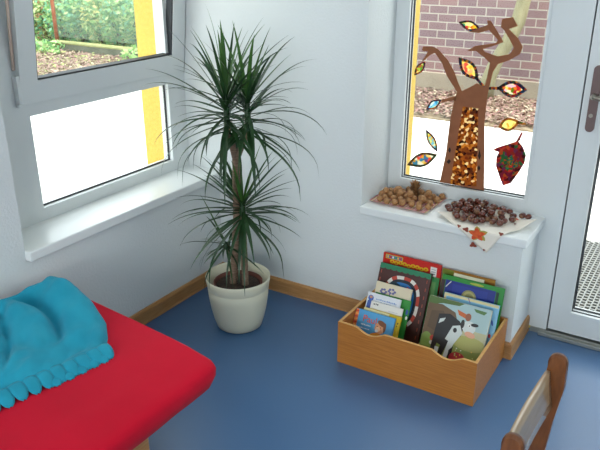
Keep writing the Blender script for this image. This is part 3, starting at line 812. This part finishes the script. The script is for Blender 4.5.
# race track
art = [('1f7a52', rect(0, .239, 0, .018))]+[('1f7a52', ellipse(.012+.027*k, .018, .013, .006)) for k in range(9)]
def oval(cx, cy, rx, ry, p=2.6, n=40):
    out = []
    for k in range(n):
        a = 2*PI*k/n; c, s = math.cos(a), math.sin(a); out.append((cx+rx*math.copysign(abs(c)**(2/p), c), cy+ry*math.copysign(abs(s)**(2/p), s)))
    return out
ov, oi = oval(.122, .15, .088, .112), oval(.122, .15, .074, .097)
for k in range(40):
    j = (k+1) % 40; art.append((('e2dcd2', 'b5402e')[(k//2) % 2], [ov[k], ov[j], oi[j], oi[k]]))
art += [('1c2430', oi), ('1f6fae', oval(.122, .15, .062, .084)), ('20404a', ellipse(.085, .085, .026, .013)), ('28384a', ellipse(.125, .20, .03, .05)), ('b04a6a', ellipse(.15, .085, .01, .004, rot=.6))]
for k in range(8): art += [('a04a34', rect(.010, .014, .03+.035*k, .045+.035*k)), ('a04a34', rect(.224, .228, .03+.035*k, .045+.035*k))]
book(.958, 1.197, -.078, .342, 21.5, .014, '4a2620', 'big brown picture book with a red and white kerbed race track', art)
art = [('6a6a9a', ellipse(.04+.012*math.cos(a), .038+.009*math.sin(a), .006, .005)) for a in range(6)]
art += [('6a6aa0', ellipse(.078+.014*math.cos(a), .03+.009*math.sin(a), .006, .005)) for a in range(6)]
art += [('55558a', ellipse(.118+.012*math.cos(a), .062+.006*math.sin(a), .005, .004)) for a in range(6)]
art += [('55558a', [(.07, .042), (.074, .04), (.066, .075), (.062, .075)])]
book(.972, 1.139, -.142, .280, 23.5, .009, 'ddd0b2', 'cream picture book with purple flower clusters on its cover', art)
book(.982, 1.149, -.170, .240, 24, .005, '2f8a34', 'slim green book whose corner sticks out right of the white ones', [('3a58a0', ellipse(.158, .05, .006, .012)), ('e8e8e0', ellipse(.16, .075, .005, .008))])
art = [('3a62b0', ellipse(.018, .024, .013, .013)), ('c89070', ellipse(.018, .02, .007, .006)), ('3f5fa8', [(.006, .036), (.028, .034), (.03, .12), (.002, .12)])]
for k, v in enumerate((.026, .038)): art += [('7f9ac8', r) for r in scribble(.042, .138-.02*k, v, .007, 1, R_)]
book(.957, 1.112, -.193, .246, 24.5, .009, 'dfe2e6', 'white book with a blue figure and pale blue lettering', art)
art = [('4a4a4a', r) for r in scribble(.012, .035, .014, .008, 1, R_)]+[('d8c884', rect(0, .147, .032, .036)), ('e0d49a', rect(0, .147, .044, .10))]+[('b8b8c0', r) for r in scribble(.085, .13, .026, .004, 1, R_)]
book(.986, 1.133, -.219, .221, 25, .008, 'e4e2da', 'white booklet with small black heading and yellow stripes', art)
book(.966, 1.140, -.249, .198, 25.5, .011, 'd8b81c', 'yellow book peeping out right behind the blue baby book', [('e6dca6', rect(0, .12, 0, .012)), ('30281a', ellipse(.165, .03, .003, .004)), ('30281a', ellipse(.163, .042, .002, .003))])
art = [('e07a3a', rect(.0, .016, .0, .19))]+[(('c8381e', 'f0a050')[k % 2], rect(.0, .016, .006+.012*k, .0125+.012*k)) for k in range(14)]
art += [('d89a70', ellipse(.124, .057, .023, .026)), ('7a4a2a', ellipse(.13, .036, .021, .011, rot=.35)), ('7a4a2a', ellipse(.145, .05, .006, .02)), ('f0c8a0', ellipse(.116, .064, .011, .011)), ('e8e8ec', ellipse(.112, .071, .007, .006)), ('2a1a12', ellipse(.112, .052, .002, .0025)), ('2a1a12', ellipse(.128, .054, .002, .0025)),
        ('e0902a', ellipse(.118, .105, .036, .026)), ('c84a2a', rect(.092, .144, .098, .102)), ('c84a2a', rect(.09, .146, .110, .114)), ('c02838', ellipse(.078, .107, .013, .011)), ('e8b84a', ellipse(.052, .104, .02, .010))]
art += [('dfe8f0', r) for r in scribble(.038, .082, .062, .006, 1, R_)]+[('dfe8f0', r) for r in scribble(.03, .082, .077, .006, 1, R_)]
book(.9425, 1.123, -.275, .199, 26, .016, '4f9fd0', 'small light blue board book titled Paul with a baby at the front', art, texts=(('Paul', .041, .040, .046, 'd8552a'),))
# right column
book(1.229, 1.456, -.037, .363, 6, .009, 'a8742a', 'ochre book tallest at the very back right of the crate', [('6f7a2a', rect(0, .05, 0, .03)), ('8a5a22', rect(.05, .227, .012, .3))])
book(1.285, 1.415, -.052, .361, 8, .004, 'ddd8b8', 'thin pale booklet between the ochre book and the green one')
art = [('1f2f80', rect(.018, .232, .018, .30)), ('25398f', rect(.05, .20, .03, .2)), ('8f8a5a', ellipse(.125, .072, .032, .032)), ('b0a868', ellipse(.125, .072, .026, .026)), ('8f8a5a', ellipse(.127, .072, .018, .018)), ('3a2a2a', rect(.0, .016, .02, .3)), ('1a3a2a', rect(.234, .246, .02, .3)), ('a8b040', ellipse(.15, .010, .03, .005)), ('cfd0c0', [(.02, .048), (.04, .02), (.043, .023), (.022, .052)])]
book(1.243, 1.507, -.072, .353, 14, .013, '2a8a34', 'green framed book with a dark blue cover and a gold coin', art)
art = [('d8cc9a', rect(0, .23, 0, .012)), ('d8cc9a', rect(0, .01, 0, .3)), ('7fb8d8', rect(.012, .228, .014, .3)), ('2a4a9a', ellipse(.216, .075, .004, .012, rot=-.3)), ('c02a3a', ellipse(.215, .13, .006, .008)), ('8a5aa0', [(.10, .0), (.104, 0), (.115, .018), (.111, .018)])]
book(1.276, 1.5075, -.124, .300, 19, .011, '8fc4de', 'pale blue book with a cream top edge just behind the cow book', art)
# cow cover
art = [('a8c4c4', rect(0, .26, 0, .15)), ('b8b890', rect(.0, .26, .10, .16)), ('8a9a4a', rect(0, .26, .15, .33)), ('a8a85a', ellipse(.20, .155, .07, .03)),
       ('6a5238', [(.0, .03), (.06, .025), (.12, .045), (.14, .09), (.10, .16), (.04, .2), (0, .2)]), ('5a4630', [(.02, .06), (.07, .05), (.1, .09), (.05, .14), (.015, .13)]),
       ('4f6a2e', [(0, 0), (.15, 0), (.13, .015), (.06, .02), (.03, .03), (0, .03)]), ('4f7a3a', [(.19, .01), (.245, .012), (.235, .026), (.20, .022)]),
       ('7f9a48', ellipse(.022, .20, .028, .05)), ('c04a3a', ellipse(.05, .17, .014, .012)), ('d8d8c8', ellipse(.046, .19, .008, .008)),
       ('c8642a', [(.125, .03), (.165, .04), (.185, .05), (.18, .062), (.135, .05)]), ('9a5a3a', ellipse(.175, .05, .012, .016)),
       # a black and white cow
       ('1c1c1e', [(.055, .065), (.10, .055), (.145, .075), (.165, .10), (.16, .135), (.12, .15), (.10, .23), (.09, .275), (.078, .275), (.085, .19), (.07, .185), (.058, .26), (.045, .26), (.05, .15)]),
       ('cfd8d4', [(.12, .10), (.15, .09), (.165, .12), (.14, .17), (.12, .235), (.105, .235), (.115, .165), (.10, .16)]), ('cfd8d4', [(.062, .085), (.085, .075), (.08, .09), (.06, .105)]),
       ('1c1c1e', ellipse(.133, .115, .008, .010)), ('1c1c1e', [(.125, .20), (.14, .18), (.137, .265), (.125, .265)]), ('cfd8d4', [(.065, .20), (.082, .2), (.08, .25), (.068, .25)]),
       ('d4dcd8', ellipse(.186, .09, .028, .026, rot=.3)), ('1c1c1e', ellipse(.207, .075, .016, .007, rot=-.1)), ('1c1c1e', ellipse(.158, .082, .008, .018)), ('e0a888', ellipse(.196, .118, .022, .012, rot=.15)), ('f0f0ea', ellipse(.186, .082, .007, .006)), ('1c1c1e', ellipse(.187, .083, .003, .003)),
       ('b8323a', ellipse(.165, .225, .034, .026)), ('d0806a', ellipse(.085, .255, .018, .014))]
for k in range(14): art.append((('dfe0c8', 'e8c050', 'c0d080')[k % 3], ellipse(R_.uniform(.15, .25), R_.uniform(.17, .26), .003, .003, 8)))
book(1.230, 1.492, -.168, .294, 24, .012, 'c9ccb8', 'large picture book with a black and white cow in front', art)

# ================================================================ RED DAYBED AND BLUE BLANKET
BED = thing('daybed', 'low bed with bright red fitted cover at the left wall', 'bed'); BED.location = (.42, -2.0, 0)
ib = Matrix.Translation(-BED.location)
RED = mat('red_cotton', 'd2122f', .8, c2='ca102c', nscale=5, bump=.12, bscale=900, spec=.1, sheen=.04)
def bedpart(q, name):
    o = q.build(name); o.parent = BED; o.matrix_parent_inverse = ib; return o
# mattress outline in plan; the free corner is rounded
x0, x1, yn = .017, .852, -3.0
def top_z(x, y):
    u = (x-x0)/(x1-x0); z = .383-.010*u-.012*max(0, u-.85)/.15
    v = max(0, min(1, (-1.12-y)/.16)); z += .075*v*v*(3-2*v)*max(0, 1-u/.10)**1.2
    z += .004*noise.noise(Vector((x*6, y*6, 0)))+.002*noise.noise(Vector((x*17, y*13, 1)))
    return z
def far_y(x): return -1.026-.082*((x-x0)/(x1-x0))+.006*math.sin((x-x0)/(x1-x0)*PI)
def mat_pt(u, v, w):
    """u across, v along, w 0 bottom to 1 top, as a soft slab"""
    x = x0+(x1-x0)*u; ya = far_y(x); y = ya+(yn-ya)*v
    return x, y
q = M1(RED); NU, NV = 44, 90
def edge_in(t):  return t
rings = []
def section(w, inset, z_fn):
    V = []
    for i in range(NU+1):
        row = []
        for j in range(NV+1):
            u = i/NU; v = (j/NV)**1.6
            x, y = mat_pt(u, v, w)
            cx = (x0+x1)/2; x = cx+(x-cx)*(1-inset*2/(x1-x0)); y = y-inset*max(0, 1-v*6)
            row.append(q.b.verts.new((x, y, z_fn(x, y))))
        V.append(row)
    return V
def loop_pts(inset, z_fn, r):
    pts = []; n = 60
    cx0, cx1, cy1 = x0+inset, x1-inset, yn
    path = []
    for k in range(n+1): path.append((cx0, cy1+(far_y(cx0)-inset-cy1)*k/n))
    for k in range(1, 31): xx = cx0+(cx1-cx0)*k/30; path.append((xx, far_y(xx)-inset))
    ys = far_y(cx1)-inset
    for k in range(1, n+1): path.append((cx1, ys+(cy1-ys)*k/n))
    # soften the two far corners
    P_ = [Vector(p) for p in path]
    for _ in range(r):
        P_ = [P_[0]]+[(P_[i-1]+P_[i]*2+P_[i+1])/4 for i in range(1, len(P_)-1)]+[P_[-1]]
    return [Vector((p.x, p.y, z_fn(p.x, p.y))) for p in P_]
loops = [loop_pts(.12, lambda x, y: .278, 2), loop_pts(.024, lambda x, y: .272, 2), loop_pts(.010, lambda x, y: .279+.003*noise.noise(Vector((x*9, y*9, 4))), 2), loop_pts(.002, lambda x, y: .31, 1), loop_pts(0, lambda x, y: top_z(x, y)-.022, 1), loop_pts(.005, lambda x, y: top_z(x, y)-.007, 1), loop_pts(.016, lambda x, y: top_z(x, y)-.001, 1)]
Lv = [[q.b.verts.new(p) for p in l] for l in loops]
for a, b in zip(Lv, Lv[1:]):
    for k in range(len(a)-1): q.f([a[k], a[k+1], b[k+1], b[k]], True)
# top surface: connect left to right samples of the last loop
last = loops[-1]; n = 60; m = len(last)
prev = None
half = m//2
for k in range(half+1):
    a, b = last[k], last[m-1-k]; row = []
    for i in range(31):
        p = a.lerp(b, i/30)
        if 0 < i < 30: p.z = top_z(p.x, p.y)
        row.append(q.b.verts.new(p))
    if prev:
        for i in range(30): q.f([prev[i], prev[i+1], row[i+1], row[i]], True)
    prev = row
bmesh.ops.remove_doubles(q.b, verts=q.b.verts[:], dist=.0004)
bedpart(q, 'red_cover')
q = M1(BEECH); q.box(.05, .74, -2.98, -1.20, .215, .268); bedpart(q, 'bed_frame')
for x, y in ((.07, -1.40), (.705, -1.43), (.07, -2.9), (.705, -2.9)):
    q = M1(BEECHX); q.box(x, x+.05, y, y+.07, .001, .2149, bev=.004); bedpart(q, 'leg')

TURQ = mat('turquoise_fleece', '2c9fb8', .95, c2='2795ae', nscale=12, bump=.35, bscale=700, spec=.08, sheen=.1)
TURQD = TURQ
bl = thing('blanket', 'folded turquoise fleece blanket with looped fringe on the bed', 'blanket'); bl.location = (.3, -1.4, .37)
ibl = Matrix.Translation(-bl.location)
far = [(.088, -1.135), (.12, -1.105), (.20, -1.10), (.29, -1.115), (.375, -1.150), (.450, -1.215), (.515, -1.292)]
def along(pts, u):
    k = min(int(u*(len(pts)-1)), len(pts)-2); f = u*(len(pts)-1)-k
    return Vector(pts[k]).lerp(Vector(pts[k+1]), f)
near = [(.09, -1.96), (.12, -1.97), (.18, -1.98), (.26, -1.98), (.33, -1.98), (.37, -1.97), (.39, -1.95)]
def sm(a, b, x):
    t = max(0, min(1, (x-a)/(b-a))); return t*t*(3-2*t)
def blan(u, v):
    p = along(far, u).lerp(along(near, u), v); x, y = p
    # base thickness falls towards the fringed front edge
    h = .098-.068*sm(.30, 1, u)
    h += .035*math.exp(-((u-.22)/.28)**2)*math.exp(-((v-.07)/.10)**2)      # puffed far fold
    h -= .022*sm(.18, .75, v)*(1-u)
    # hood-like crease behind the far fold and soft diagonal folds
    cv = .20+.16*(u-.35)**2*2
    h -= .045*math.exp(-((v-cv)/.030)**2)*sm(.05, .25, u)*(1-sm(.55, .8, u))
    h += .016*math.exp(-((v-cv-.075-.05*u)/.045)**2)*(1-sm(.8, 1, u))
    h += .014*math.sin(7*u+16*v+1.2)*sm(.2, .5, v)*(1-sm(.85, 1, u))*.7
    h += .018*noise.noise(Vector((u*4, v*8, 2)))*(1-sm(.9, 1, u))+.009*noise.noise(Vector((u*8+3, v*17, 7)))*(1-sm(.9, 1, u))+.004*noise.noise(Vector((u*14, v*25, 5)))
    h += .012*math.exp(-((v-.5-.25*u)/.05)**2)*(1-sm(.6, .9, u)) - .018*math.exp(-((v-.40-.2*u)/.04)**2)*(1-sm(.55, .85, u))
    h -= .030*math.exp(-((v-.27-.30*u)/.022)**2)*sm(.08, .25, u)*(1-sm(.60, .82, u))
    h += .014*math.exp(-((v-.345-.30*u)/.035)**2)*(1-sm(.70, .9, u))
    h -= .020*math.exp(-((v-.62+.12*u)/.026)**2)*(1-sm(.45, .75, u))
    e = sm(0, .10, v); ed = math.sqrt(max(0, 1-(1-min(1, v/.10))**2))
    eu = math.sqrt(max(0, 1-(1-min(1, u/.06))**2)); ef = math.sqrt(max(0, 1-(1-min(1, (1-u)/.05))**2))
    h = max(h, .02)*ed*(.35+.65*eu)*(.55+.45*ef)
    return Vector((x, y, max(top_z(x, y), .368)+.002+h))
q = M1(TURQ); NU, NV = 60, 80
V = q.grid(blan, NU, NV)
# close underneath
und = {}
border = [(i, 0) for i in range(NU+1)]+[(NU, j) for j in range(1, NV+1)]+[(i, NV) for i in range(NU-1, -1, -1)]+[(0, j) for j in range(NV-1, 0, -1)]
lowv = []
for i, j in border:
    c = V[i][j].co; lowv.append(q.b.verts.new((c.x, c.y, max(top_z(c.x, c.y), .366)+.0015)))
for k in range(len(border)):
    a, b = border[k], border[(k+1) % len(border)]
    q.f([V[a[0]][a[1]], V[b[0]][b[1]], lowv[(k+1) % len(border)], lowv[k]], True)
fleece = o = q.build('fleece'); o.parent = bl; o.matrix_parent_inverse = ibl
# fringe: looped tabs along the open edge, two layers near the corner
q = M1(TURQD)
def tab(c, d, w, L, lift):
    s = Vector((-d.y, d.x, 0)); nn = 8; rows = []
    for i in range(nn+1):
        u = i/nn; wd = w*.5*math.sqrt(max(.02, 1-(max(0, u-.45)/.56)**2))
        p = c+d*(L*u); hz = max(top_z(p.x, p.y), .25); z = hz+.004+(lift*(1-u)**1.2) + .010*math.sin(PI*u)
        if p.x > x1-.02: z = max(z, .37)
        rows.append([q.b.verts.new((p.x+s.x*wd*k, p.y+s.y*wd*k, z-.005*abs(k)**2)) for k in (-1, -.5, 0, .5, 1)])
    for a, b in zip(rows, rows[1:]):
        for k in range(4): q.f([a[k], a[k+1], b[k+1], b[k]], True)
L_ = [blan(1, j/200) for j in range(201)]
dist = 0; nxt = .0; P0 = L_[0]
for k in range(1, 201):
    seg = (L_[k]-L_[k-1]).length; dist += seg
    if dist >= nxt and L_[k].y > -1.93:
        t = (L_[min(k+2, 200)]-L_[k-2 if k > 2 else 0]); t.z = 0; t.normalize()
        d = Vector((-t.y, t.x, 0)); d = d if d.x > 0 else -d
        tab(Vector((L_[k].x, L_[k].y, 0))-d*.012, d, .047, .056, .030)
        if dist < .22: tab(Vector((L_[k].x, L_[k].y, 0))-d*.002+t*.022, d, .044, .052, .008)
        nxt += .044
thick(q.build('looped_fringe', parent=fleece), .003)

# ================================================================ CHILD'S CHAIR
CHW = mat('oiled_brown_wood', '7a4822', .35, c2='663a1a', nscale=14, stretch=(6, 1, 1.5))
PLY = mat('pale_plywood', 'b79a76', .22, c2='ab8f6c', nscale=10, stretch=(1, 1, 6), coat=.6)
chair = thing('chair', "small brown wooden child's chair cut off by the lower right corner", 'chair'); chair.location = (2.03, -1.175, 0)
ich = Matrix.Translation(-chair.location)
def chp(q, name):
    o = q.build(name); o.parent = chair; o.matrix_parent_inverse = ich; return o
def upright(yc):
    w = .023; fr = [(1.935, 0), (1.900, .2), (1.886, .36), (1.896, .48), (1.910, .585), (1.9085, .635)]
    dep = [.038, .044, .054, .054, .049, .047]
    L_ = [(x-d, z) for (x, z), d in zip(fr, dep)]
    top = [(1.8845+.0235*math.cos(a), .655+.024*math.sin(a)) for a in [PI*k/10 for k in range(11)]]
    pts = [Vector((x, yc-w/2, z)) for x, z in fr+top+L_[::-1]]
    q = M1(CHW); q.prism(pts, (0, w, 0))
    es = [e for e in q.b.edges if abs(e.verts[0].co.y-e.verts[1].co.y) < 1e-6]
    bmesh.ops.bevel(q.b, geom=es, offset=.004, segments=2, affect='EDGES')
    for f in q.b.faces: f.smooth = len(f.verts) < 8
    return chp(q, 'back_post')
upright(-.998); upright(-1.372)
def slat(u, v):
    y = -1.3595+.3485*u; bow = -.005*math.sin(PI*u); z = .525+.105*v
    x = 1.867+(.625-z)*.17+bow; return Vector((x, y, z))
q = MB(PLY, CHW)
a = [[slat(i/16, j/4) for j in range(5)] for i in range(17)]
q.grid(lambda u, v: slat(u, v)+Vector((.006, 0, 0)), 16, 4); q.grid(lambda u, v: slat(u, v)-Vector((.006, 0, 0)), 16, 4)
for v in (0, 1): q.grid(lambda u, w: slat(u, v)+Vector((.006-.012*w, 0, 0)), 16, 1)
for u in (0, 1): q.grid(lambda v, w: slat(u, v)+Vector((.006-.012*w, 0, 0)), 4, 1)
bmesh.ops.remove_doubles(q.b, verts=q.b.verts[:], dist=1e-5); chp(q, 'backrest')
q = M1(PLY); q.box(1.93, 2.25, -1.360, -1.005, .325, .343, bev=.006); chp(q, 'seat')
for y in (-.998, -1.372):
    q = M1(CHW); q.box(2.19, 2.23, y-.0105, y+.0105, 0, .322, bev=.004); chp(q, 'front_leg')
    q = M1(CHW); q.box(1.93, 2.188, y-.008, y+.008, .285, .32, bev=.003); chp(q, 'seat_rail')

# the chair stands turned a little
bpy.context.view_layer.update()
pv = Vector((1.885, -.998, 0))
chair.matrix_world = Matrix.Translation(pv+Vector((-.002, 0, 0))) @ Matrix.Rotation(math.radians(-1.6), 4, 'Z') @ Matrix.Translation(-pv) @ chair.matrix_world
# ================================================================ LIGHT
w = bpy.data.worlds.new('sky'); SC.world = w; w.use_nodes = True
bg = w.node_tree.nodes['Background']; bg.inputs[0].default_value = (.87, .96, 1.0, 1); bg.inputs[1].default_value = 3.6
sd = bpy.data.lights.new('sun', 'SUN'); sd.energy = 5; sd.angle = math.radians(1.0); sd.color = (1, .95, .86)
so = bpy.data.objects.new('sun', sd); COL.objects.link(so)
el, azm = math.radians(52), math.radians(-6)          # sun stands to the right, just behind the line of the garden wall
sv = Vector((math.cos(el)*math.cos(azm), math.cos(el)*math.sin(azm), math.sin(el)))
so.rotation_euler = sv.to_track_quat('Z', 'Y').to_euler(); so.location = (6, 4, 8)
def portal(loc, rot, sx, sy):
    l = bpy.data.lights.new('daylight_portal', 'AREA'); l.shape = 'RECTANGLE'; l.size = sx; l.size_y = sy; l.cycles.is_portal = True
    o = bpy.data.objects.new('daylight_portal', l); COL.objects.link(o); o.location = loc; o.rotation_euler = rot
portal((-.40, -.575, 1.4), (0, -PI/2, 0), 1.65, .96)
portal((1.72, .43, 1.1), (-PI/2, 0, 0), 1.72, 2.1)
portal((2.45, Y0-.26, 1.6), (PI/2, 0, 0), 3.5, 1.6)

l = bpy.data.lights.new('rear_fill_light', 'AREA'); l.shape = 'RECTANGLE'; l.size = 3.4; l.size_y = 1.5; l.energy = 42; l.color = (.93, .97, 1)  # fill lamp added in the unseen rear opening to brighten the room
o = bpy.data.objects.new('rear_fill_light', l); COL.objects.link(o); o.location = (2.45, Y0-.05, 1.6); o.rotation_euler = (PI/2, 0, 0)
vs = SC.view_settings
SC.display_settings.display_device = 'sRGB'
vs.view_transform = 'Standard'; vs.look = 'None'; vs.gamma = 1; vs.use_curve_mapping = False; vs.exposure = .27
SC.cycles.max_bounces = 10; SC.cycles.diffuse_bounces = 6; SC.cycles.transparent_max_bounces = 16
